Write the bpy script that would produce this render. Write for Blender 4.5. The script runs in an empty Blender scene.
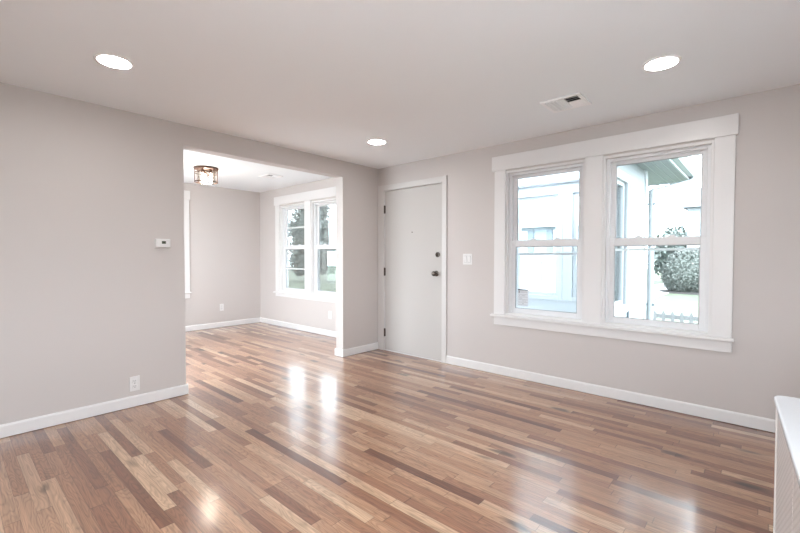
import bpy, bmesh, math, random
from mathutils import Vector, Matrix
random.seed(7)
S = bpy.context.scene
COL = S.collection

# ------------------------------------------------------------------ camera
cam_d = bpy.data.cameras.new('camera')
cam = bpy.data.objects.new('camera', cam_d)
COL.objects.link(cam)
cam_d.sensor_width = 36.0
cam_d.lens = 407.58 / 800 * 36.0
cam_d.clip_start = 0.02
cam_d.clip_end = 300
YAW, PITCH, ROLL = 0.7289, -0.0228, 0.0010
fw = Vector((-math.sin(YAW) * math.cos(PITCH), math.cos(YAW) * math.cos(PITCH), math.sin(PITCH)))
rt = Vector((math.cos(YAW), math.sin(YAW), 0))
up = rt.cross(fw)
r2 = rt * math.cos(ROLL) + up * math.sin(ROLL)
u2 = up * math.cos(ROLL) - rt * math.sin(ROLL)
M = Matrix.Identity(4)
for i in range(3):
    M[i][0], M[i][1], M[i][2] = r2[i], u2[i], -fw[i]
M.translation = Vector((3.7545, -3.7803, 1.2017))
cam.matrix_world = M
S.camera = cam

# ------------------------------------------------------------------ sky, light, exposure
W = bpy.data.worlds.new('overcast_sky')
S.world = W
W.use_nodes = True
bg = W.node_tree.nodes['Background']
bg.inputs['Color'].default_value = (0.85, 0.935, 1.0, 1)
bg.inputs['Strength'].default_value = 20.0
S.view_settings.view_transform = 'Standard'
S.view_settings.look = 'None'
S.view_settings.gamma = 1.0
S.view_settings.use_curve_mapping = False
S.view_settings.exposure = -0.44
S.cycles.use_denoising = True
S.cycles.max_bounces = 16
S.cycles.diffuse_bounces = 10
S.cycles.glossy_bounces = 6
S.cycles.transparent_max_bounces = 24
LAMP = 120.0        # recessed lamp radiance


def portal(loc, size_x, size_y, direction):
    """sky portal: guides sky light through an opening, gives no light itself"""
    d = bpy.data.lights.new('window_portal', 'AREA')
    d.shape = 'RECTANGLE'
    d.size, d.size_y = size_x, size_y
    d.cycles.is_portal = True
    o = bpy.data.objects.new('window_portal', d)
    COL.objects.link(o)
    o.location = loc
    o.rotation_euler = Vector(direction).to_track_quat('-Z', 'Y').to_euler()
    return o


# ------------------------------------------------------------------ materials
def mat(name, color, rough=0.5, metal=0.0, spec=0.5, bump=0.0, bscale=200.0, vary=0.0, vscale=3.0, coat=0.0):
    m = bpy.data.materials.new(name)
    m.use_nodes = True
    nt = m.node_tree
    b = nt.nodes['Principled BSDF']
    b.inputs['Base Color'].default_value = (*color, 1)
    b.inputs['Roughness'].default_value = rough
    b.inputs['Metallic'].default_value = metal
    b.inputs['Specular IOR Level'].default_value = spec
    b.inputs['Coat Weight'].default_value = coat
    tc = nt.nodes.new('ShaderNodeTexCoord')
    if bump:
        n = nt.nodes.new('ShaderNodeTexNoise')
        n.inputs['Scale'].default_value = bscale
        n.inputs['Detail'].default_value = 3
        nt.links.new(tc.outputs['Object'], n.inputs['Vector'])
        bp = nt.nodes.new('ShaderNodeBump')
        bp.inputs['Strength'].default_value = bump
        bp.inputs['Distance'].default_value = 0.002
        nt.links.new(n.outputs['Fac'], bp.inputs['Height'])
        nt.links.new(bp.outputs['Normal'], b.inputs['Normal'])
    if vary:
        n = nt.nodes.new('ShaderNodeTexNoise')
        n.inputs['Scale'].default_value = vscale
        n.inputs['Detail'].default_value = 4
        nt.links.new(tc.outputs['Object'], n.inputs['Vector'])
        r = nt.nodes.new('ShaderNodeValToRGB')
        r.color_ramp.elements[0].position = 0.3
        r.color_ramp.elements[1].position = 0.7
        r.color_ramp.elements[0].color = (*[c * (1 - vary) for c in color], 1)
        r.color_ramp.elements[1].color = (*[min(1, c * (1 + vary)) for c in color], 1)
        nt.links.new(n.outputs['Fac'], r.inputs['Fac'])
        nt.links.new(r.outputs['Color'], b.inputs['Base Color'])
    return m


def emit(name, color, strength):
    m = bpy.data.materials.new(name)
    m.use_nodes = True
    nt = m.node_tree
    nt.nodes.clear()
    e = nt.nodes.new('ShaderNodeEmission')
    e.inputs['Color'].default_value = (*color, 1)
    e.inputs['Strength'].default_value = strength
    o = nt.nodes.new('ShaderNodeOutputMaterial')
    nt.links.new(e.outputs[0], o.inputs[0])
    return m


def glass_mat(name, tint, gloss=0.8):
    m = bpy.data.materials.new(name)
    m.use_nodes = True
    nt = m.node_tree
    nt.nodes.clear()
    t = nt.nodes.new('ShaderNodeBsdfTransparent')
    t.inputs['Color'].default_value = (*tint, 1)
    g = nt.nodes.new('ShaderNodeBsdfGlossy')
    g.inputs['Roughness'].default_value = 0.02
    f = nt.nodes.new('ShaderNodeFresnel')
    f.inputs['IOR'].default_value = 1.45
    k = nt.nodes.new('ShaderNodeMath')
    k.operation = 'MULTIPLY'
    k.inputs[1].default_value = gloss
    nt.links.new(f.outputs[0], k.inputs[0])
    x = nt.nodes.new('ShaderNodeMixShader')
    nt.links.new(k.outputs[0], x.inputs[0])
    nt.links.new(t.outputs[0], x.inputs[1])
    nt.links.new(g.outputs[0], x.inputs[2])
    o = nt.nodes.new('ShaderNodeOutputMaterial')
    nt.links.new(x.outputs[0], o.inputs[0])
    return m


def floor_mat():
    m = bpy.data.materials.new('oak_floor')
    m.use_nodes = True
    nt = m.node_tree
    N, L = nt.nodes, nt.links
    b = N['Principled BSDF']
    tc = N.new('ShaderNodeTexCoord')
    sx = N.new('ShaderNodeSeparateXYZ')
    L.new(tc.outputs['Object'], sx.inputs[0])

    def mth(op, a, c=None, d=None):
        n = N.new('ShaderNodeMath')
        n.operation = op
        for i, v in enumerate((a, c, d)):
            if v is None:
                continue
            if isinstance(v, (int, float)):
                n.inputs[i].default_value = v
            else:
                L.new(v, n.inputs[i])
        return n.outputs[0]

    def white(v, dim='1D', w=None):
        n = N.new('ShaderNodeTexWhiteNoise')
        n.noise_dimensions = dim
        if dim == '1D':
            L.new(v, n.inputs['W'])
        else:
            L.new(v, n.inputs['Vector'])
        return n

    BW = 0.0575
    yr = mth('DIVIDE', sx.outputs['Y'], BW)
    row = mth('FLOOR', yr)
    fy = mth('FRACT', yr)
    wr = white(row).outputs['Value']
    wr2 = white(mth('ADD', row, 77.7)).outputs['Value']
    ln = mth('MULTIPLY_ADD', wr2, 0.80, 0.95)
    s = mth('ADD', mth('DIVIDE', sx.outputs['X'], ln), mth('MULTIPLY', wr, 23.0))
    # uneven board ends: shift each second cut
    cell = mth('FLOOR', s)
    fs = mth('FRACT', s)
    cv = N.new('ShaderNodeCombineXYZ')
    L.new(row, cv.inputs[0]); L.new(cell, cv.inputs[1])
    cut = mth('MULTIPLY_ADD', white(cv.outputs[0], '2D').outputs['Value'], 0.6, 0.2)
    half = mth('GREATER_THAN', fs, cut)
    cv2 = N.new('ShaderNodeCombineXYZ')
    L.new(row, cv2.inputs[0]); L.new(cell, cv2.inputs[1]); L.new(half, cv2.inputs[2])
    wn = white(cv2.outputs[0], '3D')
    idv = wn.outputs['Value']
    ramp = N.new('ShaderNodeValToRGB')
    ramp.color_ramp.interpolation = 'LINEAR'
    cols = [(0.0, (0.120, 0.042, 0.022)), (0.06, (0.195, 0.080, 0.043)), (0.22, (0.285, 0.132, 0.074)), (0.50, (0.365, 0.188, 0.108)),
            (0.80, (0.455, 0.262, 0.158)), (1.0, (0.590, 0.395, 0.258))]
    e = ramp.color_ramp.elements
    e[0].position, e[0].color = cols[0][0], (*cols[0][1], 1)
    e[1].position, e[1].color = cols[-1][0], (*cols[-1][1], 1)
    for p, c in cols[1:-1]:
        q = e.new(p); q.color = (*c, 1)
    L.new(idv, ramp.inputs[0])
    # grain
    gv = N.new('ShaderNodeCombineXYZ')
    L.new(mth('MULTIPLY_ADD', sx.outputs['X'], 3.0, mth('MULTIPLY', idv, 91.0)), gv.inputs[0])
    L.new(mth('MULTIPLY', sx.outputs['Y'], 95.0), gv.inputs[1])
    L.new(mth('MULTIPLY', idv, 37.0), gv.inputs[2])
    gn = N.new('ShaderNodeTexNoise')
    gn.inputs['Scale'].default_value = 1.0
    gn.inputs['Detail'].default_value = 5
    gn.inputs['Roughness'].default_value = 0.62
    gn.inputs['Distortion'].default_value = 0.6
    L.new(gv.outputs[0], gn.inputs['Vector'])
    # cathedral figure
    cvv = N.new('ShaderNodeCombineXYZ')
    L.new(mth('MULTIPLY_ADD', sx.outputs['X'], 2.2, mth('MULTIPLY', idv, 53.0)), cvv.inputs[0])
    L.new(mth('MULTIPLY', sx.outputs['Y'], 16.0), cvv.inputs[1])
    L.new(mth('MULTIPLY', idv, 19.0), cvv.inputs[2])
    cn = N.new('ShaderNodeTexNoise')
    cn.inputs['Scale'].default_value = 1.0
    cn.inputs['Detail'].default_value = 1.5
    L.new(cvv.outputs[0], cn.inputs['Vector'])
    rings = mth('SINE', mth('MULTIPLY', cn.outputs['Fac'], 105.0))
    rings = mth('POWER', mth('MULTIPLY_ADD', rings, 0.5, 0.5), 2.5)
    # knots: a dark eye in some cells, stretched along the board
    kv = N.new('ShaderNodeCombineXYZ')
    L.new(mth('ADD', mth('MULTIPLY', sx.outputs['X'], 2.6), mth('MULTIPLY', cn.outputs['Fac'], 0.5)), kv.inputs[0])
    L.new(mth('MULTIPLY', sx.outputs['Y'], 7.0), kv.inputs[1])
    vo = N.new('ShaderNodeTexVoronoi')
    vo.inputs['Scale'].default_value = 1.0
    L.new(kv.outputs[0], vo.inputs['Vector'])
    vs = N.new('ShaderNodeSeparateXYZ')
    L.new(vo.outputs['Color'], vs.inputs[0])
    kr = mth('MULTIPLY_ADD', vs.outputs[0], 0.33, -0.11)       # radius differs, many cells have none
    kn = N.new('ShaderNodeMapRange')
    L.new(mth('SUBTRACT', vo.outputs['Distance'], kr), kn.inputs[0])
    kn.inputs[1].default_value = -0.10; kn.inputs[2].default_value = 0.06
    kn.inputs[3].default_value = 0.28; kn.inputs[4].default_value = 1.0
    # mineral streaks along the grain
    mv = N.new('ShaderNodeCombineXYZ')
    L.new(mth('MULTIPLY_ADD', sx.outputs['X'], 2.4, mth('MULTIPLY', idv, 31.0)), mv.inputs[0])
    L.new(mth('MULTIPLY', sx.outputs['Y'], 30.0), mv.inputs[1])
    L.new(mth('MULTIPLY', idv, 67.0), mv.inputs[2])
    mn = N.new('ShaderNodeTexNoise')
    mn.inputs['Scale'].default_value = 1.0
    mn.inputs['Detail'].default_value = 3
    L.new(mv.outputs[0], mn.inputs['Vector'])
    ms = N.new('ShaderNodeMapRange')
    L.new(mn.outputs['Fac'], ms.inputs[0])
    ms.inputs[1].default_value = 0.60; ms.inputs[2].default_value = 0.74
    ms.inputs[3].default_value = 1.0; ms.inputs[4].default_value = 0.66
    g1 = N.new('ShaderNodeMapRange')
    g1.inputs[1].default_value = 0.25; g1.inputs[2].default_value = 0.75
    g1.inputs[3].default_value = 0.62; g1.inputs[4].default_value = 1.28
    L.new(gn.outputs['Fac'], g1.inputs[0])
    g2 = mth('MULTIPLY', mth('MULTIPLY_ADD', rings, -0.24, 1.05), ms.outputs[0])
    # seams
    ey = mth('MINIMUM', fy, mth('SUBTRACT', 1.0, fy))
    sy = mth('LESS_THAN', ey, 0.014)
    e1 = mth('MINIMUM', fs, mth('SUBTRACT', 1.0, fs))
    e2 = mth('ABSOLUTE', mth('SUBTRACT', fs, cut))
    sxm = mth('LESS_THAN', mth('MINIMUM', e1, e2), 0.0016)
    seam = mth('MAXIMUM', sy, sxm)
    sm = mth('MULTIPLY_ADD', seam, -0.42, 1.0)
    f = mth('MULTIPLY', mth('MULTIPLY', g1.outputs[0], g2), mth('MULTIPLY', kn.outputs[0], sm))
    mx = N.new('ShaderNodeVectorMath')
    mx.operation = 'SCALE'
    L.new(ramp.outputs['Color'], mx.inputs[0])
    L.new(f, mx.inputs['Scale'])
    L.new(mx.outputs[0], b.inputs['Base Color'])
    b.inputs['Roughness'].default_value = 0.24
    b.inputs['Specular IOR Level'].default_value = 0.25
    b.inputs['Coat Weight'].default_value = 1.0
    b.inputs['Coat IOR'].default_value = 1.58
    b.inputs['Coat Roughness'].default_value = 0.15
    rn = N.new('ShaderNodeMapRange')
    rn.inputs[3].default_value = 0.30; rn.inputs[4].default_value = 0.42
    L.new(gn.outputs['Fac'], rn.inputs[0])
    L.new(rn.outputs[0], b.inputs['Roughness'])
    bp = N.new('ShaderNodeBump')
    bp.inputs['Strength'].default_value = 0.05
    bp.inputs['Distance'].default_value = 0.001
    hh = mth('MULTIPLY_ADD', seam, -1.0, mth('MULTIPLY', gn.outputs['Fac'], 0.5))
    L.new(mth('ADD', hh, mth('MULTIPLY', idv, 0.4)), bp.inputs['Height'])
    L.new(bp.outputs['Normal'], b.inputs['Normal'])
    return m


def mesh_panel_mat():
    """white sheet with rows of small round holes"""
    m = mat('perforated_white', (0.66, 0.63, 0.62), 0.45)
    nt = m.node_tree
    N, L = nt.nodes, nt.links
    b = N['Principled BSDF']
    tc = N.new('ShaderNodeTexCoord')
    mp = N.new('ShaderNodeMapping')
    mp.inputs['Scale'].default_value = (0.0, 34.0, 100.0)
    mp.inputs['Rotation'].default_value = (0.0, 0, 0)
    L.new(tc.outputs['Object'], mp.inputs[0])
    br = N.new('ShaderNodeTexBrick')
    sp = N.new('ShaderNodeSeparateXYZ')
    L.new(mp.outputs[0], sp.inputs[0])
    cb = N.new('ShaderNodeCombineXYZ')
    L.new(sp.outputs[1], cb.inputs[0]); L.new(sp.outputs[2], cb.inputs[1])
    L.new(cb.outputs[0], br.inputs['Vector'])
    br.inputs['Scale'].default_value = 1.0
    br.inputs['Brick Width'].default_value = 1.0
    br.inputs['Row Height'].default_value = 1.0
    br.inputs['Mortar Size'].default_value = 0.2
    br.inputs['Mortar Smooth'].default_value = 0.5
    br.inputs['Color1'].default_value = (0.74, 0.71, 0.70, 1)
    br.inputs['Color2'].default_value = (0.70, 0.67, 0.66, 1)
    br.inputs['Mortar'].default_value = (0.56, 0.53, 0.52, 1)
    L.new(br.outputs['Color'], b.inputs['Base Color'])
    bp = N.new('ShaderNodeBump')
    bp.inputs['Strength'].default_value = 0.15
    bp.inputs['Distance'].default_value = 0.003
    bp.invert = True
    L.new(br.outputs['Fac'], bp.inputs['Height'])
    L.new(bp.outputs['Normal'], b.inputs['Normal'])
    return m


def siding_mat(name, c, pitch=0.11):
    m = mat(name, c, 0.6)
    nt = m.node_tree
    N, L = nt.nodes, nt.links
    b = N['Principled BSDF']
    tc = N.new('ShaderNodeTexCoord')
    sp = N.new('ShaderNodeSeparateXYZ')
    L.new(tc.outputs['Object'], sp.inputs[0])
    d = N.new('ShaderNodeMath'); d.operation = 'DIVIDE'; d.inputs[1].default_value = pitch
    L.new(sp.outputs[2], d.inputs[0])
    f = N.new('ShaderNodeMath'); f.operation = 'FRACT'
    L.new(d.outputs[0], f.inputs[0])
    bp = N.new('ShaderNodeBump'); bp.inputs['Distance'].default_value = 0.012
    bp.invert = True
    L.new(f.outputs[0], bp.inputs['Height'])
    L.new(bp.outputs['Normal'], b.inputs['Normal'])
    return m


def leaf_mat(name, a, c):
    m = mat(name, a, 0.6)
    nt = m.node_tree
    N, L = nt.nodes, nt.links
    b = N['Principled BSDF']
    tc = N.new('ShaderNodeTexCoord')
    n = N.new('ShaderNodeTexNoise')
    n.inputs['Scale'].default_value = 6.0
    n.inputs['Detail'].default_value = 5
    L.new(tc.outputs['Object'], n.inputs['Vector'])
    r = N.new('ShaderNodeValToRGB')
    r.color_ramp.elements[0].position = 0.35
    r.color_ramp.elements[1].position = 0.65
    r.color_ramp.elements[0].color = (*a, 1)
    r.color_ramp.elements[1].color = (*c, 1)
    L.new(n.outputs['Fac'], r.inputs['Fac'])
    L.new(r.outputs['Color'], b.inputs['Base Color'])
    return m


MT = {
    'wall': mat('greige_paint', (0.560, 0.519, 0.500), 0.55, bump=0.15, bscale=350, spec=0.35),
    'ceil': mat('ceiling_paint', (0.85, 0.880, 0.905), 0.7, bump=0.12, bscale=250, spec=0.3),
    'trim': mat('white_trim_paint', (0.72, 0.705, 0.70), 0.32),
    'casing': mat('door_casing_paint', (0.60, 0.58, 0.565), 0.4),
    'fence': mat('weathered_fence_paint', (0.12, 0.125, 0.13), 0.7),  # even grey, set dark so the white fence does not clip
    'door': mat('door_paint', (0.505, 0.482, 0.462), 0.5, spec=0.25, bump=0.08, bscale=120),
    'vinyl': mat('white_vinyl', (0.72, 0.72, 0.73), 0.35),
    'gasket': mat('grey_gasket', (0.30, 0.30, 0.31), 0.5),
    'plate': mat('white_plastic', (0.72, 0.705, 0.695), 0.3),
    'slot': mat('dark_slot', (0.03, 0.03, 0.03), 0.6),
    'bronze': mat('dark_bronze', (0.085, 0.042, 0.028), 0.45, metal=0.3, vary=0.2, vscale=60),
    'nickel': mat('aged_nickel', (0.13, 0.112, 0.098), 0.3, metal=1.0),
    'hinge': mat('hinge_bronze', (0.06, 0.04, 0.032), 0.4, metal=0.7),
    'lcd': mat('lcd_screen', (0.05, 0.065, 0.045), 0.25),
    'floor': floor_mat(),
    'perf': mesh_panel_mat(),
    'cabinet': mat('cabinet_white', (0.80, 0.78, 0.77), 0.4),
    'top': mat('white_top', (0.64, 0.655, 0.68), 0.25),
    'glass': glass_mat('window_glass', (0.97, 0.985, 0.985)),
    'shade': glass_mat('clear_shade_glass', (0.98, 0.97, 0.95), 0.3),
    'lamp': emit('lamp_diffuser', (1.0, 0.97, 0.94), LAMP),
    'bulb': emit('warm_bulb', (1.0, 0.88, 0.75), 130.0),
    'ventdark': mat('duct_dark', (0.02, 0.022, 0.03), 0.8),
    'ventwhite': mat('vent_white', (0.90, 0.90, 0.91), 0.4),
    'paper': mat('sticker_paper', (0.62, 0.64, 0.66), 0.6),
    'ink': mat('sticker_ink', (0.05, 0.055, 0.07), 0.6),
    'porchwhite': mat('porch_white', (0.74, 0.75, 0.76), 0.5),
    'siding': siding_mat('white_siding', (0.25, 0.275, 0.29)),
    'bluesiding': siding_mat('pale_blue_siding', (0.20, 0.235, 0.26), 0.2),
    'garage': mat('garage_panel', (0.20, 0.235, 0.26), 0.5),
    'exttrim': mat('exterior_trim', (0.40, 0.43, 0.45), 0.5),
    'shutter': mat('shutter_grey', (0.12, 0.15, 0.175), 0.6),
    'roof': mat('grey_shingle', (0.13, 0.142, 0.155), 0.8, bump=0.5, bscale=20, vary=0.15, vscale=12),
    'roofpale': mat('pale_roof', (0.42, 0.45, 0.47), 0.8, vary=0.08),
    'darkglass': mat('house_window_glass', (0.16, 0.19, 0.22), 0.1),
    'grass': mat('lawn_grass', (0.052, 0.068, 0.040), 0.9, vary=0.25, vscale=1.5, bump=0.6, bscale=30),
    'patio': mat('pale_pavers', (0.68, 0.685, 0.69), 0.8, vary=0.05),
    'concrete': mat('concrete', (0.28, 0.28, 0.275), 0.8, vary=0.08),
    'bark': mat('bark', (0.12, 0.09, 0.07), 0.9, bump=0.5, bscale=25),
    'leaf': leaf_mat('hedge_leaves', (0.042, 0.053, 0.047), (0.105, 0.120, 0.108)),
    'leaf2': leaf_mat('tree_leaves', (0.07, 0.09, 0.085), (0.16, 0.19, 0.17)),
    'mulch': mat('mulch', (0.018, 0.016, 0.016), 0.9, vary=0.3, vscale=20),
}


def translucent_mat():
    m = bpy.data.materials.new('white_roof_panel')
    m.use_nodes = True
    nt = m.node_tree
    nt.nodes.clear()
    t = nt.nodes.new('ShaderNodeBsdfTranslucent')
    t.inputs['Color'].default_value = (0.85, 0.89, 0.92, 1)
    d = nt.nodes.new('ShaderNodeBsdfDiffuse')
    d.inputs['Color'].default_value = (0.75, 0.78, 0.80, 1)
    x = nt.nodes.new('ShaderNodeMixShader')
    x.inputs[0].default_value = 0.3
    nt.links.new(t.outputs[0], x.inputs[1])
    nt.links.new(d.outputs[0], x.inputs[2])
    o = nt.nodes.new('ShaderNodeOutputMaterial')
    nt.links.new(x.outputs[0], o.inputs[0])
    return m


MT['translucent'] = translucent_mat()
# ------------------------------------------------------------------ mesh helpers
class MB:
    def __init__(self):
        self.bm = bmesh.new()

    def box(self, x0, x1, y0, y1, z0, z1):
        vs = [self.bm.verts.new((x, y, z)) for x in (x0, x1) for y in (y0, y1) for z in (z0, z1)]
        for f in ((0, 1, 3, 2), (4, 6, 7, 5), (0, 4, 5, 1), (2, 3, 7, 6), (0, 2, 6, 4), (1, 5, 7, 3)):
            self.bm.faces.new([vs[i] for i in f])
        return self

    def prism(self, poly, a, b, axis):
        """extrude a 2D polygon along an axis: axis 0 -> (y,z), 1 -> (x,z), 2 -> (x,y)"""
        def p(q, t):
            return (t, q[0], q[1]) if axis == 0 else (q[0], t, q[1]) if axis == 1 else (q[0], q[1], t)
        A = [self.bm.verts.new(p(q, a)) for q in poly]
        B = [self.bm.verts.new(p(q, b)) for q in poly]
        self.bm.faces.new(A)
        self.bm.faces.new(B[::-1])
        n = len(poly)
        for i in range(n):
            self.bm.faces.new((A[i], B[i], B[(i + 1) % n], A[(i + 1) % n]))
        return self

    def lathe(self, prof, c=(0, 0, 0), d=(0, 0, 1), n=32, cap=True):
        """prof: list of (radius, height) along direction d"""
        q = Vector(d).normalized().to_track_quat('Z', 'Y')
        rings = []
        for r, h in prof:
            if r < 1e-6:
                rings.append([self.bm.verts.new(q @ Vector((0, 0, h)) + Vector(c))])
            else:
                rings.append([self.bm.verts.new(q @ Vector((r * math.cos(2 * math.pi * k / n), r * math.sin(2 * math.pi * k / n), h)) + Vector(c)) for k in range(n)])
        for A, B in zip(rings, rings[1:]):
            for k in range(n):
                k2 = (k + 1) % n
                if len(A) == 1 and len(B) == 1:
                    continue
                if len(A) == 1:
                    self.bm.faces.new((A[0], B[k], B[k2]))
                elif len(B) == 1:
                    self.bm.faces.new((A[k], B[0], A[k2]))
                else:
                    self.bm.faces.new((A[k], B[k], B[k2], A[k2]))
        if cap:
            for R in (rings[0], rings[-1]):
                if len(R) > 1:
                    self.bm.faces.new(R)
        return self

    def tube(self, p, q, r, n=10):
        p, q = Vector(p), Vector(q)
        return self.lathe([(r, 0), (r, (q - p).length)], p, q - p, n)

    def torus(self, c, R, r, n=40, k=10, d=(0, 0, 1)):
        Q = Vector(d).normalized().to_track_quat('Z', 'Y')
        V = []
        for i in range(n):
            a = 2 * math.pi * i / n
            V.append([self.bm.verts.new(Q @ Vector(((R + r * math.cos(b)) * math.cos(a), (R + r * math.cos(b)) * math.sin(a), r * math.sin(b))) + Vector(c))
                      for b in [2 * math.pi * j / k for j in range(k)]])
        for i in range(n):
            for j in range(k):
                self.bm.faces.new((V[i][j], V[(i + 1) % n][j], V[(i + 1) % n][(j + 1) % k], V[i][(j + 1) % k]))
        return self

    def build(self, name, m, parent=None, bevel=0.0, seg=2, smooth=False, xf=None):
        if xf is not None:
            for v in self.bm.verts:
                v.co = xf(v.co)
        bmesh.ops.recalc_face_normals(self.bm, faces=self.bm.faces)
        me = bpy.data.meshes.new(name)
        self.bm.to_mesh(me)
        self.bm.free()
        o = bpy.data.objects.new(name, me)
        COL.objects.link(o)
        if m is not None:
            me.materials.append(m)
        if parent is not None:
            o.parent = parent
            # parent empties are unrotated: keep the world position
            o.location = -parent_world(parent)
        if bevel:
            b = o.modifiers.new('bevel', 'BEVEL')
            b.width = bevel
            b.segments = seg
            b.limit_method = 'ANGLE'
            b.angle_limit = math.radians(40)
        if smooth:
            for p in me.polygons:
                p.use_smooth = True
            if hasattr(me, 'set_sharp_from_angle'):
                me.set_sharp_from_angle(angle=math.radians(40))
        return o


def parent_world(o):
    v = Vector(o.location)
    while o.parent is not None:
        o = o.parent
        v += Vector(o.location)
    return v


def thing(name, loc, label, cat, group=None, kind=None):
    o = bpy.data.objects.new(name, None)
    o.empty_display_size = 0.1
    COL.objects.link(o)
    o.location = loc
    return tag(o, label, cat, group, kind)


def tag(o, label=None, cat=None, group=None, kind=None):
    if label:
        o['label'] = label
    if cat:
        o['category'] = cat
    if group:
        o['group'] = group
    if kind:
        o['kind'] = kind
    return o


def struct(o, label=None, cat=None):
    return tag(o, label, cat, kind='structure')


H = 2.3465        # main ceiling
HF = 2.385        # ceiling of the far room
FY = 0.105        # front wall of the far room
FX = -3.165       # end wall of the far room
TH = -0.128       # partition thickness
ON, OF, OT = -2.385, -0.600, 2.162
BACK, RIGHT = -4.70, 4.70
FBACK = -3.30     # rear wall of the far room
WT = 0.15

# ------------------------------------------------------------------ room shell
fl = MB().box(FX, TH, FBACK, FY, -0.12, 0.0).box(TH, RIGHT, BACK, FY, -0.12, 0.0).build('floor', MT['floor'])
struct(fl, 'glossy oak strip floor in mixed tan and brown boards', 'floor')
ce = MB().box(TH, RIGHT, BACK, 0.0, H, H + 0.12).build('ceiling', MT['ceil'])
struct(ce, 'flat white ceiling of the front room with recessed lights', 'ceiling')
cf = MB().box(FX, TH, FBACK, FY, HF, HF + 0.10).build('ceiling_far', MT['ceil'])
struct(cf, 'white ceiling of the far room beyond the wide opening', 'ceiling')


def wall_with_holes(u0, u1, z0, z1, holes, xf, name):
    """wall slab in local (u, w, z) with rectangular holes (ua, ub, za, zb), sorted by u"""
    mb = MB()
    cur = u0
    for a, b, c, d in holes:
        mb.box(cur, a, 0, WT, z0, z1)
        if c > z0:
            mb.box(a, b, 0, WT, z0, c)
        mb.box(a, b, 0, WT, d, z1)
        cur = b
    mb.box(cur, u1, 0, WT, z0, z1)
    return mb.build(name, MT['wall'], xf=xf)


def xf_front(y0):
    return lambda v: Vector((v.x, y0 + v.y, v.z))


def xf_farleft(v):       # room side faces +x
    return Vector((FX - v.y, v.x, v.z))


def xf_right(v):
    return Vector((RIGHT + v.y, v.x, v.z))


def xf_back(v):
    return Vector((v.x, BACK - v.y, v.z))


WIN = dict(a0=1.804, a1=2.573, b0=2.711, b1=3.475, z0=0.62, z1=2.066)
FWN = dict(a0=-2.500, a1=-1.754, b0=-1.600, b1=-0.850, z0=0.60, z1=2.080)
LWN = dict(a0=-2.960, a1=-2.190, b0=-2.050, b1=-1.265, z0=0.62, z1=2.090)
DOOR = (0.108, 1.030, 0.0, 2.052)


def wh(d):
    return [(d['a0'], d['a1'], d['z0'], d['z1']), (d['b0'], d['b1'], d['z0'], d['z1'])]


w = wall_with_holes(0.0, RIGHT + WT, -0.1, H + 0.1, [DOOR] + wh(WIN), xf_front(0.0), 'wall_front')
struct(w, 'greige front wall with the entry door and the wide double window', 'wall')
w = wall_with_holes(FX - WT, TH, -0.1, HF + 0.1, wh(FWN), xf_front(FY), 'wall_far_front')
struct(w, 'greige front wall of the far room holding its double window', 'wall')
w = wall_with_holes(FBACK - WT, FY, -0.1, HF + 0.1, wh(LWN), xf_farleft, 'wall_far_end')
struct(w, 'greige end wall of the far room', 'wall')
RW = (-4.55, -3.00, 0.55, 2.05)  # bare opening added in the unseen wall to let in fill daylight
w = wall_with_holes(BACK - WT, 0.0, -0.1, H + 0.1, [RW], xf_right, 'wall_right')
struct(w, 'greige right wall outside the picture', 'wall')
BW1, BW2 = (-2.30, -0.35, 0.50, 2.24), (3.27, 4.45, 0.70, 1.95)  # unseen rear openings, added and sized for the daylight they let in
w = wall_with_holes(FX - WT, TH, -0.1, HF + 0.1, [BW1], lambda v: Vector((v.x, FBACK - v.y, v.z)), 'wall_far_back')
struct(w, 'greige rear wall of the far room, out of view', 'wall')
w = wall_with_holes(TH, RIGHT, -0.1, H + 0.1, [BW2], xf_back, 'wall_back')
struct(w, 'greige rear wall behind the viewpoint', 'wall')
pl = MB()
pl.box(TH, 0, BACK, ON, 0, HF + 0.05).box(TH, 0, OF, FY, 0, HF + 0.05).box(TH, 0, ON, OF, OT, HF + 0.05)
w = pl.build('wall_left', MT['wall'])
struct(w, 'greige left partition wall with the wide cased-free opening', 'wall')
# sky openings: portals sit in the wall thickness and only guide the sky light
portal((sum(RW[:2]) / 2 * 0 + RIGHT + 0.1, sum(RW[:2]) / 2, sum(RW[2:]) / 2), RW[1] - RW[0], RW[3] - RW[2], (-1, 0, 0))
for B, yb in ((BW1, FBACK), (BW2, BACK)):
    portal((sum(B[:2]) / 2, yb - 0.1, sum(B[2:]) / 2), B[1] - B[0], B[3] - B[2], (0, 1, 0))


# ---- baseboards (gently rounded top edge)
def baseboard(name, p, q, n, label):
    """board from p to q (xy) on a wall whose room-side normal is n"""
    p, q, n = Vector((*p, 0)), Vector((*q, 0)), Vector((*n, 0))
    prof = [(0, 0.004), (0.014, 0.004), (0.014, 0.078), (0.011, 0.085), (0.006, 0.090), (0, 0.090)]
    mb = MB()
    A = [mb.bm.verts.new(p + n * t + Vector((0, 0, z))) for t, z in prof]
    B = [mb.bm.verts.new(q + n * t + Vector((0, 0, z))) for t, z in prof]
    mb.bm.faces.new(A)
    mb.bm.faces.new(B[::-1])
    for i in range(len(prof)):
        j = (i + 1) % len(prof)
        mb.bm.faces.new((A[i], B[i], B[j], A[j]))
    o = mb.build(name, MT['trim'])
    return struct(o, label, 'baseboard')


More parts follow.
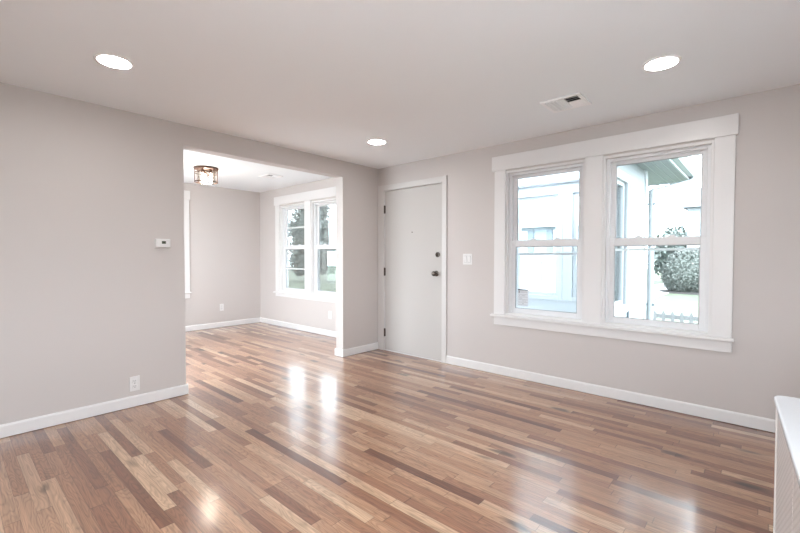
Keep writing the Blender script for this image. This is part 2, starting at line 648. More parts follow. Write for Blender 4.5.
baseboard('baseboard_left', (0, BACK), (0, ON + 0.014), (1, 0), 'white baseboard along the left wall under the thermostat')
baseboard('baseboard_left_jamb', (TH - 0.014, ON), (0, ON), (0, 1), 'short white baseboard on the near end of the left wall')
baseboard('baseboard_stub', (0, OF - 0.014), (0, -0.016), (1, 0), 'short white baseboard between the opening and the entry door')
baseboard('baseboard_stub_jamb', (TH - 0.014, OF), (0.0, OF), (0, -1), 'short white baseboard wrapping the end of the wall stub')
baseboard('baseboard_front', (1.092, 0), (RIGHT, 0), (0, -1), 'white baseboard along the front wall under the double window')
baseboard('baseboard_far_end', (FX, FBACK), (FX, FY), (1, 0), 'white baseboard along the end wall of the far room')
baseboard('baseboard_far_front', (FX + 0.014, FY), (TH, FY), (0, -1), 'white baseboard under the window of the far room')
baseboard('baseboard_far_stub', (TH, OF), (TH, FY), (-1, 0), 'white baseboard on the far-room side of the wall stub')
baseboard('baseboard_far_partition', (TH, FBACK), (TH, ON), (-1, 0), 'white baseboard on the far-room side of the left wall')


# ------------------------------------------------------------------ windows
win_n = [0]
trim_n = [0]


def sash(par, a, b, z0, z1, w0, w1, st, rb, rtop, xf, munt=False, name='sash'):
    s = MB()
    s.box(a, a + st, w0, w1, z0, z1).box(b - st, b, w0, w1, z0, z1)
    s.box(a + st, b - st, w0, w1, z0, z0 + rb).box(a + st, b - st, w0, w1, z1 - rtop, z1)
    o = s.build(name, MT['vinyl'], par, bevel=0.004, xf=xf)
    wm = (w0 + w1) / 2
    MB().box(a + st, b - st, wm - 0.002, wm + 0.002, z0 + rb, z1 - rtop).build('pane', MT['glass'], o, xf=xf)
    g = MB()
    e = 0.005
    A, B, C, D = a + st, b - st, z0 + rb, z1 - rtop
    g.box(A, A + e, w0 + 0.006, wm, C, D).box(B - e, B, w0 + 0.006, wm, C, D)
    g.box(A, B, w0 + 0.006, wm, C, C + e).box(A, B, w0 + 0.006, wm, D - e, D)
    g.build('gasket', MT['gasket'], o, xf=xf)
    if munt:
        zz = (C + D) / 2
        MB().box(A, B, wm - 0.009, wm + 0.009, zz - 0.009, zz + 0.009).build('muntin', MT['vinyl'], o, xf=xf)
    return o


def window_unit(a, b, z0, z1, rail, xf, label, munt=False, screen=None):
    win_n[0] += 1
    c = xf(Vector(((a + b) / 2, 0.07, z0)))
    t = thing('window_%d' % win_n[0], c, label, 'window', kind='structure')
    f = MB()
    f.box(a, a + 0.022, 0.0, WT, z0, z1).box(b - 0.022, b, 0.0, WT, z0, z1)
    f.box(a + 0.022, b - 0.022, 0.0, WT, z1 - 0.022, z1)
    f.build('jamb', MT['trim'], t, bevel=0.002, xf=xf)
    f = MB()
    a1, b1, zt = a + 0.022, b - 0.022, z1 - 0.022
    f.box(a1, a1 + 0.026, 0.040, 0.125, z0, zt).box(b1 - 0.026, b1, 0.040, 0.125, z0, zt)
    f.box(a1 + 0.026, b1 - 0.026, 0.040, 0.125, zt - 0.024, zt)
    f.build('frame', MT['vinyl'], t, bevel=0.003, xf=xf)
    MB().prism([(0.0, z0), (WT + 0.02, z0 - 0.0), (WT + 0.02, z0 + 0.008), (0.05, z0 + 0.022), (0.0, z0 + 0.022)], a + 0.022, b - 0.022, 0).build('sill', MT['trim'], t, xf=lambda v: xf(Vector((v.x, v.y, v.z))))
    a2, b2, z2 = a1 + 0.020, b1 - 0.020, zt - 0.018
    sash(t, a2, b2, rail - 0.035, z2, 0.086, 0.114, 0.042, 0.066, 0.034, xf, munt, 'upper_sash')
    lo = sash(t, a2, b2, z0 + 0.020, rail + 0.033, 0.052, 0.080, 0.042, 0.050, 0.064, xf, munt, 'lower_sash')
    for k in (0.33, 0.67):
        u = a2 + (b2 - a2) * k
        MB().box(u - 0.026, u + 0.026, 0.054, 0.078, rail + 0.033, rail + 0.041).box(u - 0.016, u + 0.014, 0.058, 0.074, rail + 0.041, rail + 0.050).build('sash_lock', MT['gasket' if munt is None else 'vinyl'], lo, bevel=0.002, xf=xf)
    if screen:
        MB().box(a1 + 0.026, b1 - 0.026, 0.128, 0.140, screen - 0.010, screen + 0.010).build('screen_rail', MT['vinyl'], t, xf=xf)
    return t


def window_trim(d, L, R, zt, zb, st, ab, xf, label):
    trim_n[0] += 1
    t = thing('trim_%d' % trim_n[0], xf(Vector(((L + R) / 2, 0, st))), label, 'window trim', kind='structure')
    sl, sr = L + 0.028, R - 0.015
    MB().box(L, R, -0.026, 0, zb, zt).build('head_casing', MT['trim'], t, bevel=0.003, xf=xf)
    MB().box(sl, d['a0'] + 0.004, -0.019, 0, st, zb).build('side_casing', MT['trim'], t, bevel=0.003, xf=xf)
    MB().box(d['b1'] - 0.004, sr, -0.019, 0, st, zb).build('side_casing', MT['trim'], t, bevel=0.003, xf=xf)
    MB().box(d['a1'] - 0.004, d['b0'] + 0.004, -0.019, 0, st, zb).build('mullion_casing', MT['trim'], t, bevel=0.003, xf=xf)
    MB().box(L, R, -0.050, 0.0, st - 0.024, st).build('stool', MT['trim'], t, bevel=0.006, seg=3, xf=xf)
    MB().box(sl, sr, -0.018, 0, ab, st - 0.024).build('apron', MT['trim'], t, bevel=0.003, xf=xf)
    return t


x0 = xf_front(0.0)
window_unit(WIN['a0'], WIN['a1'], WIN['z0'], WIN['z1'], 1.337, x0, 'left double hung window of the front wall, nearest the entry door', screen=1.235)
window_unit(WIN['b0'], WIN['b1'], WIN['z0'], WIN['z1'], 1.332, x0, 'right double hung window of the front wall, showing the round hedge', screen=1.268)
window_trim(WIN, 1.660, 3.606, 2.223, 2.076, 0.6205, 0.515, x0, 'wide flat white casing around the front double window')
x1 = xf_front(FY)
window_unit(FWN['a0'], FWN['a1'], FWN['z0'], FWN['z1'], 1.366, x1, 'left far-room window with a horizontal bar in each sash', munt=True)
window_unit(FWN['b0'], FWN['b1'], FWN['z0'], FWN['z1'], 1.360, x1, 'right far-room window partly hidden by the wall stub')
window_trim(FWN, -2.650, -0.720, 2.242, 2.100, 0.602, 0.522, x1, 'white casing around the double window of the far room')
window_unit(LWN['a0'], LWN['a1'], LWN['z0'], LWN['z1'], 1.366, xf_farleft, 'farther window in the end wall of the far room')
window_unit(LWN['b0'], LWN['b1'], LWN['z0'], LWN['z1'], 1.366, xf_farleft, 'window at the near edge of the far room end wall')
window_trim(LWN, -3.100, -1.122, 2.262, 2.120, 0.640, 0.535, xf_farleft, 'white casing edge showing at the left of the far end wall')
for a, b in ((WIN['a0'], WIN['a1']), (WIN['b0'], WIN['b1'])):
    portal(((a + b) / 2, 0.148, 1.34), b - a, 1.44, (0, -1, 0))
for a, b in ((FWN['a0'], FWN['a1']), (FWN['b0'], FWN['b1'])):
    portal(((a + b) / 2, FY + 0.148, 1.34), b - a, 1.46, (0, -1, 0))
for a, b in ((LWN['a0'], LWN['a1']), (LWN['b0'], LWN['b1'])):
    portal((FX - 0.148, (a + b) / 2, 1.35), b - a, 1.46, (1, 0, 0))

# sticker on the glass of the left front window
st = thing('window_sticker', (1.968, 0.062, 0.715), 'small grey printed label stuck low on the left front window pane', 'sticker')
MB().box(1.914, 2.024, 0.0620, 0.0632, 0.715, 0.884).build('backing', MT['paper'], st)
MB().box(1.914, 2.024, 0.0610, 0.0620, 0.872, 0.884).build('header_strip', MT['ink'], st)
g = MB().box(1.920, 1.938, 0.0612, 0.0620, 0.845, 0.868)
for z in (0.862, 0.851):
    g.box(1.944, 2.012, 0.0614, 0.0620, z - 0.0016, z + 0.0016)
for z in (0.832, 0.806, 0.780, 0.754, 0.728):
    g.box(1.920, 2.018, 0.0614, 0.0620, z - 0.0013, z + 0.0013)
for i in range(14):
    u = random.uniform(1.922, 1.995)
    z = random.choice((0.820, 0.794, 0.767, 0.741))
    g.box(u, u + random.uniform(0.008, 0.022), 0.0614, 0.0620, z - 0.002, z + 0.002)
g.build('print', MT['gasket'], st)

# ------------------------------------------------------------------ entry door
dr = thing('door_1', (0.569, 0.0, 0.0), 'white flush slab entry door with dark knob and three hinges', 'door', kind='structure')
MB().box(0.118, 1.0205, 0.004, 0.046, 0.012, 2.041).build('leaf', MT['door'], dr, bevel=0.002)
MB().box(0.108, 0.1145, 0.0, WT, 0, 2.052).box(1.0245, 1.030, 0.0, WT, 0, 2.052).box(0.1145, 1.0245, 0, WT, 2.0455, 2.052).build('jamb', MT['trim'], dr)
MB().box(0.1145, 1.0245, 0.047, 0.065, 0.0, 2.0455).build('stop_shadow', MT['slot'], dr).name = 'weatherstrip'  # dark sheet behind the leaf, stands in for shade in the door gap
MB().box(0.1145, 1.0245, 0.0, 0.046, 0.0005, 0.009).build('threshold', MT['trim'], dr, bevel=0.002)
for z in (1.812, 1.016, 0.233):
    MB().box(0.102, 0.128, -0.0025, 0.003, z - 0.050, z + 0.050).tube((0.113, -0.006, z - 0.052), (0.113, -0.006, z + 0.052), 0.0075).build('hinge', MT['hinge'], dr, smooth=True)
kb = MB().lathe([(0.0, 0.0), (0.033, 0.0), (0.033, 0.004), (0.027, 0.009), (0.013, 0.012)], (0.938, 0.004, 1.014), (0, -1, 0), cap=False).build('rose', MT['nickel'], dr, smooth=True)
MB().lathe([(0.0125, 0.008), (0.0125, 0.028), (0.018, 0.033), (0.027, 0.041), (0.0295, 0.051), (0.027, 0.060), (0.019, 0.066), (0.008, 0.068), (0, 0.068)], (0.938, 0.004, 1.014), (0, -1, 0)).build('knob', MT['nickel'], kb, smooth=True)
db = MB().lathe([(0, 0), (0.031, 0), (0.031, 0.006), (0.026, 0.012), (0.010, 0.014), (0, 0.014)], (0.957, 0.004, 1.232), (0, -1, 0)).build('deadbolt', MT['nickel'], dr, smooth=True)
MB().box(0.9515, 0.9625, -0.028, -0.008, 1.210, 1.254).build('thumb_turn', MT['hinge'], db, bevel=0.003)
MB().lathe([(0, 0), (0.008, 0), (0.008, 0.003), (0.004, 0.004), (0, 0.0035)], (0.573, 0.004, 1.504), (0, -1, 0), 16).build('peephole', MT['nickel'], dr, smooth=True)
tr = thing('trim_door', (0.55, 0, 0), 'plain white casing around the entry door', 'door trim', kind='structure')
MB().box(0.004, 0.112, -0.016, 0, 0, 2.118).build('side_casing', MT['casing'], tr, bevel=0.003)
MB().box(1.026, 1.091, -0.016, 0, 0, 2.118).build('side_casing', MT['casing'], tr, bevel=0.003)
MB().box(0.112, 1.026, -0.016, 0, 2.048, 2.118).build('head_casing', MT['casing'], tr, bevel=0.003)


# ------------------------------------------------------------------ ceiling lamps and vents
def recessed(x, y, label):
    t = thing('recessed_light', (x, y, H), label, 'ceiling light', 'round recessed ceiling lights')
    MB().lathe([(0.083, 0.0005), (0.100, 0.0005), (0.100, 0.003), (0.094, 0.0065), (0.083, 0.0065), (0.083, 0.0005)], (x, y, H), (0, 0, -1), 48, cap=False).build('trim_ring', MT['ventwhite'], t, smooth=True)
    MB().lathe([(0, 0.001), (0.083, 0.001), (0.083, 0.0045), (0, 0.0045)], (x, y, H), (0, 0, -1), 48).build('diffuser', MT['lamp'], t)


recessed(0.900, -3.095, 'lit round recessed light over the left wall')
recessed(0.873, -0.898, 'lit round recessed light in front of the entry door')
recessed(3.285, -0.945, 'lit round recessed light near the right front window')
recessed(3.285, -3.095, 'lit round recessed light overhead, behind the viewpoint')


def vent(cx, cy, sx, sy, z, label):
    t = thing('air_vent', (cx, cy, z), label, 'ceiling vent', 'ceiling air vents')
    x0, x1_, y0, y1 = cx - sx / 2, cx + sx / 2, cy - sy / 2, cy + sy / 2
    e = 0.028
    f = MB()
    for (a, b, c, d) in ((x0, x1_, y0, y0 + e), (x0, x1_, y1 - e, y1), (x0, x0 + e, y0 + e, y1 - e), (x1_ - e, x1_, y0 + e, y1 - e)):
        f.box(a, b, c, d, z - 0.012, z - 0.0005)
    xm = x0 + sx * 0.56
    f.box(xm - 0.004, xm + 0.004, y0 + e, y1 - e, z - 0.012, z - 0.002)
    f.build('frame', MT['ventwhite'], t, bevel=0.004)
    MB().box(x0 + e, x1_ - e, y0 + e, y1 - e, z - 0.0018, z - 0.0006).build('duct_opening', MT['ventdark'], t)
    n = 5
    for k in range(n):          # blades along y, tilted towards the left side
        u = x0 + e + 0.006 + (xm - 0.010 - x0 - e) * (k + 0.5) / n
        MB().prism([(u + 0.0075, z - 0.0022), (u + 0.0045, z - 0.0022), (u - 0.0085, z - 0.0130), (u - 0.0085, z - 0.0165), (u - 0.0055, z - 0.0165)], y0 + e, y1 - e, 1).build('louver', MT['ventwhite'], t)
    n = 6
    for k in range(n):          # blades along x in the right bank
        v = y0 + e + (y1 - y0 - 2 * e) * (k + 0.5) / n
        s = 1 if k >= 3 else -1
        MB().prism([(v - s * 0.014, z - 0.0025), (v - s * 0.0125, z - 0.0022), (v + s * 0.0125, z - 0.0135), (v + s * 0.0110, z - 0.0140)], xm + 0.004, x1_ - e, 0).build('louver', MT['ventwhite'], t)
    return t


vent(2.643, -0.696, 0.285, 0.270, H, 'white louvered ceiling vent between the recessed lights and double window')
vent(-1.640, -0.575, 0.280, 0.240, HF, 'white ceiling vent in the far room near its window')

# flush mount cage light in the far room
fx, fy_ = -1.785, -1.440
t = thing('flush_mount_light', (fx, fy_, HF), 'bronze cage ceiling light with glowing bulbs in the far room', 'ceiling light')
MB().lathe([(0, 0.0005), (0.148, 0.0005), (0.152, 0.006), (0.152, 0.020), (0.146, 0.026), (0.0, 0.026)], (fx, fy_, HF), (0, 0, -1), 48).build('canopy', MT['bronze'], t, smooth=True)
cg = MB().torus((fx, fy_, HF - 0.190), 0.138, 0.0065).build('lower_ring', MT['bronze'], t, smooth=True)
MB().torus((fx, fy_, HF - 0.072), 0.138, 0.0055).build('upper_ring', MT['bronze'], t, smooth=True)
for k in range(6):
    a = math.radians(20 + 60 * k)
    px, py = fx + 0.138 * math.cos(a), fy_ + 0.138 * math.sin(a)
    MB().tube((px, py, HF - 0.024), (px, py, HF - 0.196), 0.0058).build('cage_bar', MT['bronze'], t, smooth=True)
MB().lathe([(0.118, 0.028), (0.118, 0.205), (0.1155, 0.205), (0.1155, 0.028)], (fx, fy_, HF), (0, 0, -1), 48, cap=False).build('glass_shade', MT['shade'], t, smooth=True)
for k in range(3):
    a = math.radians(50 + 120 * k)
    px, py = fx + 0.058 * math.cos(a), fy_ + 0.058 * math.sin(a)
    s_ = MB().lathe([(0, 0.026), (0.017, 0.026), (0.017, 0.075), (0.0, 0.075)], (px, py, HF), (0, 0, -1), 16).build('socket', MT['bronze'], t, smooth=True)
    MB().lathe([(0.009, 0.074), (0.010, 0.095), (0.015, 0.130), (0.018, 0.160), (0.017, 0.185), (0.010, 0.202), (0, 0.206)], (px, py, HF), (0, 0, -1), 20).build('bulb', MT['bulb'], s_, smooth=True)


# ------------------------------------------------------------------ wall fittings
def outlet(xf, u, z, label, loc):
    t = thing('wall_outlet', loc, label, 'outlet', 'white duplex wall outlets')
    MB().box(u - 0.036, u + 0.036, -0.006, 0, z - 0.059, z + 0.059).build('cover_plate', MT['plate'], t, bevel=0.003, xf=xf)
    for dz in (-0.021, 0.021):
        r = MB().box(u - 0.0165, u + 0.0165, -0.0085, -0.004, z + dz - 0.0145, z + dz + 0.0145).build('receptacle', MT['plate'], t, bevel=0.003, xf=xf)
        s = MB().box(u - 0.0075, u - 0.0050, -0.0090, -0.007, z + dz - 0.002, z + dz + 0.008)
        s.box(u + 0.0050, u + 0.0075, -0.0090, -0.007, z + dz - 0.002, z + dz + 0.007)
        s.box(u - 0.0022, u + 0.0022, -0.0090, -0.007, z + dz - 0.010, z + dz - 0.0055)
        s.build('slots', MT['slot'], r, xf=xf)
    MB().lathe([(0, 0), (0.003, 0), (0.003, 0.001), (0, 0.001)], xf(Vector((u, -0.006, z))), xf(Vector((0, -1, 0))) - xf(Vector((0, 0, 0))), 10).build('screw', MT['nickel'], t)


def xf_left(v):
    return Vector((-v.y, v.x, v.z))


outlet(xf_left, -2.775, 0.186, 'white outlet low on the left wall just above its baseboard', (0, -2.775, 0.186))
outlet(xf_farleft, -0.620, 0.340, 'white outlet low on the end wall of the far room', (FX, -0.62, 0.34))
outlet(x1, -1.128, 0.326, 'white outlet below the far-room window beside the wall stub', (-1.128, FY, 0.326))

t = thing('thermostat', (0, -2.559, 1.315), 'white wall thermostat with small dark screen on the left wall', 'thermostat')
MB().box(-2.617, -2.503, -0.006, 0, 1.279, 1.353).build('back_plate', MT['plate'], t, bevel=0.003, xf=xf_left)
MB().box(-2.615, -2.505, -0.028, -0.006, 1.281, 1.351).build('body', MT['plate'], t, bevel=0.005, seg=3, xf=xf_left)
MB().box(-2.572, -2.542, -0.0292, -0.027, 1.311, 1.334).build('screen', MT['lcd'], t, xf=xf_left)
for z in (1.318, 1.326):
    MB().box(-2.530, -2.522, -0.0300, -0.027, z - 0.0025, z + 0.0025).build('button', MT['ventwhite'], t, bevel=0.001, xf=xf_left)

t = thing('light_switch', (1.361, 0, 1.181), 'white double rocker switch plate beside the entry door', 'switch')
MB().box(1.303, 1.419, -0.006, 0, 1.122, 1.240).build('cover_plate', MT['plate'], t, bevel=0.003, xf=x0)
for u in (1.338, 1.384):
    MB().prism([(-0.005, 1.148), (-0.0075, 1.148), (-0.0095, 1.181), (-0.012, 1.214), (-0.005, 1.214)], u - 0.0165, u + 0.0165, 0).build('rocker', MT['plate'], t, bevel=0.001, xf=x0)
    MB().box(u - 0.0185, u + 0.0185, -0.0064, -0.005, 1.146, 1.216).build('rocker_surround', MT['gasket'], t, xf=x0)

# ------------------------------------------------------------------ white cabinet cut off by the right edge
def cabinet():
    ang = math.radians(2.6)
    base = Vector((3.785, -1.955, 0))
    t = thing('console_cabinet', base, 'white console cabinet with rounded top and perforated side, at right edge', 'cabinet')
    D, Ln, Ht = 0.46, 1.30, 0.75
    def rot(v):      # local: x to the right, y towards the viewpoint
        p = Vector((v.x, -v.y))
        return Vector((base.x + p.x * math.cos(ang) - p.y * math.sin(ang), base.y + p.x * math.sin(ang) + p.y * math.cos(ang), v.z))
    R = 0.03
    poly = []
    for cx, cy, a0 in ((R, R, 180), (D - R, R, 270), (D - R, Ln - R, 0), (R, Ln - R, 90)):
        for k in range(9):
            a = math.radians(a0 + 90 * k / 8)
            poly.append((cx + R * math.cos(a), cy + R * math.sin(a)))
    MB().prism(poly, Ht - 0.022, Ht, 2).build('top', MT['top'], t, bevel=0.005, seg=3, xf=rot)
    i = 0.006
    body = MB()
    body.box(i + 0.012, D - i, i + 0.012, Ln - i, 0.10, Ht - 0.022)
    body.build('body', MT['cabinet'], t, xf=rot)
    for (a, b) in ((i, i + 0.022), (Ln - i - 0.022, Ln - i)):
        for (c, d) in ((i, i + 0.022), (D - i - 0.022, D - i)):
            MB().box(c, d, a, b, 0.0, Ht - 0.022).build('corner_post', MT['cabinet'], t, bevel=0.002, xf=rot)
    for (a, b) in ((i + 0.022, 0.466), (0.474, 0.900), (0.908, Ln - i - 0.022)):
        MB().box(i + 0.003, i + 0.012, a, b, 0.11, Ht - 0.024).build('perforated_panel', MT['perf'], t, bevel=0.002, xf=rot)
    for a in (0.470, 0.904):
        MB().box(i + 0.006, i + 0.0125, a - 0.004, a + 0.004, 0.11, Ht - 0.024).build('seam', MT['gasket'], t, xf=rot)
cabinet()

# ------------------------------------------------------------------ outdoors
GZ = -0.50
lawn = MB().box(-60, 60, -60, 70, GZ - 0.3, GZ).build('lawn', MT['grass'])
tag(lawn, 'bright mown lawn outside the front windows', 'lawn', kind='structure')
drive = MB().box(-9.5, -1.6, 9.0, 17.9, GZ, GZ + 0.02).build('driveway', MT['concrete'])
tag(drive, 'pale concrete driveway in front of the garage doors', 'driveway', kind='structure')
bounce_paving = MB().box(-9.0, 10.0, -14.0, -0.4, GZ, GZ + 0.03).build('patio', MT['patio'])  # unseen paving, added and kept pale to bounce sky light onto the ceilings
tag(bounce_paving, 'pale paved patio beside and behind the house', 'patio', kind='structure')
walk = MB().box(-1.2, 0.4, 12.0, 29.6, GZ, GZ + 0.02).build('sidewalk', MT['concrete'])
tag(walk, 'pale concrete walk left of the round hedge', 'walk', kind='structure')

# enclosed entry porch outside the door
PX0, PX1, PY0, PY1, PH = -0.60, 2.645, WT, 2.06, 2.27
p = thing('enclosed_porch', (1.0, 1.1, GZ), 'white enclosed entry porch seen through the front windows', 'porch', kind='structure')
wf = MB()
PW = [(0.04, 0.66, 0.66, 2.08), (0.985, 1.605, 0.66, 2.08), (1.80, 2.42, 0.66, 2.08)]
cur = PX0
for a, b, c, d in PW:
    wf.box(cur, a, PY1 - 0.11, PY1, GZ, PH)
    wf.box(a, b, PY1 - 0.11, PY1, GZ, c).box(a, b, PY1 - 0.11, PY1, d, PH)
    cur = b
wf.box(cur, PX1, PY1 - 0.11, PY1, GZ, PH)
wf.build('front_panel', MT['porchwhite'], p)
SW = [(0.52, 1.10, 0.70, 2.0)]
ws = MB()
cur = PY0
for a, b, c, d in SW:
    ws.box(PX1 - 0.11, PX1, cur, a, GZ, PH)
    ws.box(PX1 - 0.11, PX1, a, b, GZ, c).box(PX1 - 0.11, PX1, a, b, d, PH)
    cur = b
ws.box(PX1 - 0.11, PX1, cur, PY1 - 0.11, GZ, PH)
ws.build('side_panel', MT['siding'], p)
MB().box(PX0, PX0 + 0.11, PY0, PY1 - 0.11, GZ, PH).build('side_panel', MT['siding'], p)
MB().box(PX0 + 0.11, PX1 - 0.11, PY0, PY1 - 0.11, GZ, -0.08).build('porch_deck', MT['patio'], p)
MB().box(PX0 - 0.10, PX1, PY0, PY1 + 0.02, PH, PH + 0.02).build('porch_roof_panel', MT['translucent'], p)
so = MB().box(PX1, 2.96, PY0, 3.15, PH, PH + 0.03).box(PX0 - 0.1, PX1, PY1 + 0.02, 3.15, PH, PH + 0.03).build('eave_soffit', MT['siding'], p)
for v in (2.72, 2.80, 2.88):
    MB().box(v - 0.003, v + 0.003, PY0, 3.15, PH - 0.004, PH).build('soffit_groove', MT['exttrim'], so)
MB().box(2.96, 2.98, PY0, 3.17, PH - 0.02, PH + 0.13).box(PX0 - 0.1, 2.96, 3.15, 3.17, PH - 0.02, PH + 0.13).build('fascia', MT['exttrim'], p)
MB().prism([(2.98, PH + 0.01), (3.04, PH + 0.01), (3.09, PH + 0.07), (3.09, PH + 0.12), (2.98, PH + 0.12)], PY0, 3.18, 1).build('gutter', MT['exttrim'], p)
dn = MB()
dn.tube((3.02, 2.95, PH + 0.02), (3.02, 2.90, PH - 0.06), 0.035).tube((3.02, 2.91, PH - 0.05), (2.70, 2.10, 2.02), 0.035).tube((2.70, 2.10, 2.04), (2.70, 2.10, GZ + 0.1), 0.035)
dn.build('downspout', MT['siding'], p, smooth=True)
for z in (1.85, 0.6):
    MB().box(2.645, 2.745, 2.075, 2.095, z, z + 0.03).build('downspout_strap', MT['shutter'], p)
MB().box(PX1 + 0.001, PX1 + 0.02, PY1 - 0.10, PY1 + 0.02, GZ, PH).box(PX1 - 0.10, PX1 + 0.02, PY1 + 0.001, PY1 + 0.02, GZ, PH).build('corner_board', MT['exttrim'], p)
MB().box(PX0 + 0.12, PX1 - 0.12, PY1 - 0.16, PY1 - 0.112, PH - 0.045, PH - 0.02).build('curtain_rail', MT['gasket'], p)  # dark strip added to draw the porch wall and roof junction
for a, b, c, d in PW:
    f = MB()
    e = 0.045
    f.box(a - 0.06, a, PY1 - 0.13, PY1 - 0.10, c - 0.06, d + 0.06).box(b, b + 0.06, PY1 - 0.13, PY1 - 0.10, c - 0.06, d + 0.06)
    f.box(a, b, PY1 - 0.13, PY1 - 0.10, d, d + 0.06).box(a, b, PY1 - 0.13, PY1 - 0.10, c - 0.06, c)
    f.box(a, a + e, PY1 - 0.09, PY1 - 0.05, c, d).box(b - e, b, PY1 - 0.09, PY1 - 0.05, c, d)
    f.box(a + e, b - e, PY1 - 0.09, PY1 - 0.05, d - e, d).box(a + e, b - e, PY1 - 0.09, PY1 - 0.05, c, c + e)
    fo = f.build('window_frame', MT['porchwhite'], p, bevel=0.004)
    MB().box(a + e, b - e, PY1 - 0.072, PY1 - 0.068, c + e, d - e).build('pane', MT['glass'], fo)
for a, b, c, d in SW:
    f = MB()
    e = 0.04
    f.box(PX1, PX1 + 0.018, a - 0.08, a, c - 0.08, d + 0.08).box(PX1, PX1 + 0.018, b, b + 0.08, c - 0.08, d + 0.08)
    f.box(PX1, PX1 + 0.018, a, b, d, d + 0.08).box(PX1, PX1 + 0.03, a, b, c - 0.08, c)
    f.box(PX1 - 0.06, PX1 - 0.02, a, a + e, c, d).box(PX1 - 0.06, PX1 - 0.02, b - e, b, c, d)
    f.box(PX1 - 0.06, PX1 - 0.02, a + e, b - e, d - e, d).box(PX1 - 0.06, PX1 - 0.02, a + e, b - e, c, c + e)
    f.box(PX1 - 0.06, PX1 - 0.02, a + e, b - e, 1.36, 1.40)
    fo = f.build('window_frame', MT['exttrim'], p)
    MB().box(PX1 - 0.042, PX1 - 0.038, a + e, b - e, c + e, d - e).build('pane', MT['glass'], fo)
    MB().box(PX1, PX1 + 0.022, b + 0.08, b + 0.088, GZ + 0.1, 2.05).build('casing_edge', MT['shutter'], p)

# round clipped hedge
def leafy(name, m, blobs, n, size, parent=None, inner=0.90):
    mb = MB()
    rnd = random.Random(n)
    if inner:
        for (c, r) in blobs:
            b2 = bmesh.ops.create_icosphere(mb.bm, subdivisions=3, radius=1.0)
            for v in b2['verts']:
                k = inner + 0.06 * rnd.random()
                v.co = Vector((c[0] + v.co.x * r[0] * k, c[1] + v.co.y * r[1] * k, c[2] + v.co.z * r[2] * k))
    tot = sum(r[0] * r[1] for _, r in blobs)
    for (c, r) in blobs:
        for _ in range(int(n * r[0] * r[1] / tot)):
            d = Vector((rnd.gauss(0, 1), rnd.gauss(0, 1), rnd.gauss(0, 1))).normalized()
            k = rnd.uniform(inner - 0.06, 1.06)
            q = Vector((c[0] + d.x * r[0] * k, c[1] + d.y * r[1] * k, c[2] + d.z * r[2] * k))
            s = size * rnd.uniform(0.6, 1.3)
            a = Vector((rnd.gauss(0, 1), rnd.gauss(0, 1), rnd.gauss(0, 1))).normalized()
            b = a.cross(d + Vector((0.01, 0.02, 0.03))).normalized()
            a = (a + d * 0.4).normalized()
            vs = [mb.bm.verts.new(q + a * s), mb.bm.verts.new(q + b * s * 0.5), mb.bm.verts.new(q - a * s), mb.bm.verts.new(q - b * s * 0.5)]
            mb.bm.faces.new(vs)
    return mb.build(name, m, parent)


hg = thing('round_hedge', (0.95, 20.7, GZ), 'large round clipped green hedge on the lawn', 'hedge')
leafy('foliage', MT['leaf'], [((1.14, 20.7, 0.40), (1.26, 1.24, 1.22))], 15000, 0.058, hg)
MB().lathe([(0, 0), (1.55, 0), (1.35, 0.04), (0, 0.07)], (1.25, 20.5, GZ), (0, 0, 1), 32).build('mulch_bed', MT['mulch'], hg)  # near-black disc on the ground around the hedge foot
MB().lathe([(0.10, 0), (0.08, 0.6)], (0.98, 20.7, GZ), (0, 0, 1), 12).build('trunk', MT['bark'], hg)


def tree(x, y, h, blobs, n, label, size=0.16):
    t = thing('leafy_tree', (x, y, GZ), label, 'tree')
    MB().lathe([(0.20, 0), (0.14, h * 0.4), (0.08, h * 0.75)], (x, y, GZ), (0, 0, 1), 12).build('trunk', MT['bark'], t)
    leafy('crown', MT['leaf2'], [((x + b[0], y + b[1], b[2]), b[3]) for b in blobs], n, size, t, 0.66)


tree(-0.9, 30.5, 3.5, [(0, 0, 1.9, (1.3, 1.2, 1.5)), (-0.8, 0.2, 1.1, (0.9, 0.9, 1.1)), (0.9, 0.2, 1.4, (1.0, 0.9, 1.3))], 4500, 'bushy green tree behind the round hedge')
tree(-20.2, 13.5, 5.5, [(0, 0, 3.0, (1.6, 1.5, 2.1)), (1.2, 0.4, 1.6, (1.3, 1.2, 1.6)), (-0.6, 0, 1.2, (1.2, 1.1, 1.5)), (0.4, 0, 4.5, (1.1, 1.0, 1.0))], 9000, 'green tree outside the left far-room window')

# white picket fence beyond the right window
fe = thing('picket_fence', (3.4, 6.0, GZ), 'low white picket fence outside the right front window', 'fence')
x = 1.90
while x < 5.4:
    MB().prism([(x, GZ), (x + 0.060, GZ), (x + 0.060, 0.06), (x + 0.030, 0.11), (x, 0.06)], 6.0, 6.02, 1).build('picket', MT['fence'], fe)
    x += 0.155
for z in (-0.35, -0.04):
    MB().box(1.86, 5.42, 6.02, 6.06, z, z + 0.08).build('rail', MT['fence'], fe)

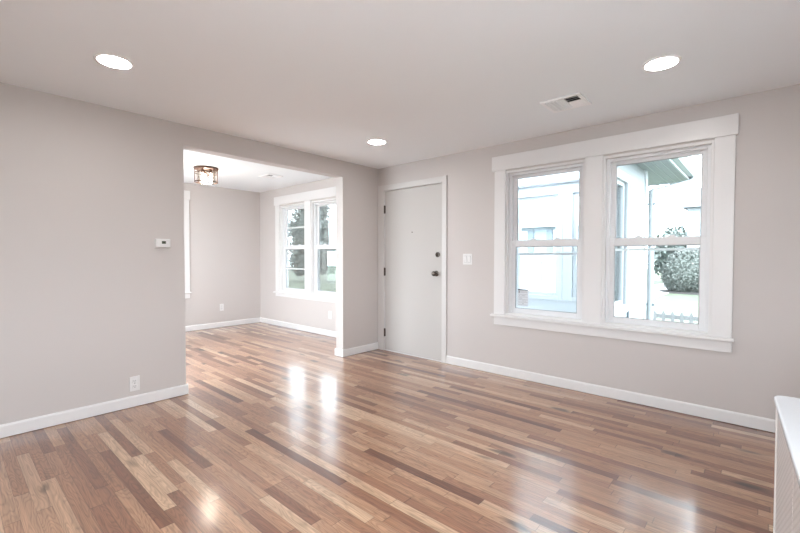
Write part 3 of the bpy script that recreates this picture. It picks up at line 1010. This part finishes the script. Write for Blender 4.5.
# house across the street with two garage doors
def house_across():
    y = 18.0
    h = thing('garage_house', (-5.8, y + 3, GZ), 'pale blue house with white garage doors across the driveway', 'house')
    MB().box(-10.5, -2.2, y, y + 7, GZ, 2.95).build('wall', MT['bluesiding'], h)
    MB().prism([(y - 0.5, 2.84), (y + 3.5, 4.9), (y + 7.5, 2.84)], -10.9, -1.8, 0).build('roof', MT['roofpale'], h)
    for (a, b) in ((-9.9, -7.6), (-7.30, -5.33), (-5.08, -3.05)):
        d = MB().box(a, b, y - 0.04, y, GZ, 0.98).build('garage_door', MT['garage'], h)
        for k in range(4):
            u = a + 0.14 + (b - a - 0.28) * k / 4
            MB().box(u + 0.05, u + (b - a - 0.28) / 4 - 0.05, y - 0.055, y - 0.03, 0.62, 0.84).build('door_light', MT['darkglass'], d)
        MB().box(a - 0.1, b + 0.1, y - 0.06, y - 0.001, 0.98, 1.10).build('lintel', MT['exttrim'], h)
    for (a, b) in ((-9.3, -8.3), (-6.95, -6.12), (-4.68, -4.20 + 0.05)):
        wf_ = MB().box(a, b, y - 0.05, y, 1.55, 2.66).build('window_frame', MT['exttrim'], h)
        MB().box(a + 0.08, (a + b) / 2 - 0.03, y - 0.06, y - 0.04, 1.63, 2.58).box((a + b) / 2 + 0.03, b - 0.08, y - 0.06, y - 0.04, 1.63, 2.58).build('pane', MT['garage'], wf_)
        for (c, d) in ((a - 0.36, a - 0.04), (b + 0.04, b + 0.36)):
            MB().box(c, d, y - 0.05, y, 1.50, 2.72).build('shutter', MT['shutter'], h)
house_across()

# neighbour house at the right
def neighbour():
    h = thing('neighbor_house', (4.4, 25, GZ), 'white neighboring house with grey roof behind the hedge', 'house')
    MB().box(0.60, 9.0, 23.2, 29.0, GZ, 4.0).build('wall', MT['siding'], h)
    MB().prism([(22.8, 3.90), (25.4, 5.25), (26.2, 5.25), (29.4, 3.90)], 0.38, 9.2, 0).build('roof', MT['roof'], h)
    for a in (1.26, 3.4, 5.6):
        f = MB().box(a, a + 0.95, 23.15, 23.2, 2.05, 3.6).build('window_frame', MT['exttrim'], h)
        MB().box(a + 0.1, a + 0.85, 23.14, 23.17, 2.15, 3.5).build('pane', MT['darkglass'], f)
neighbour()
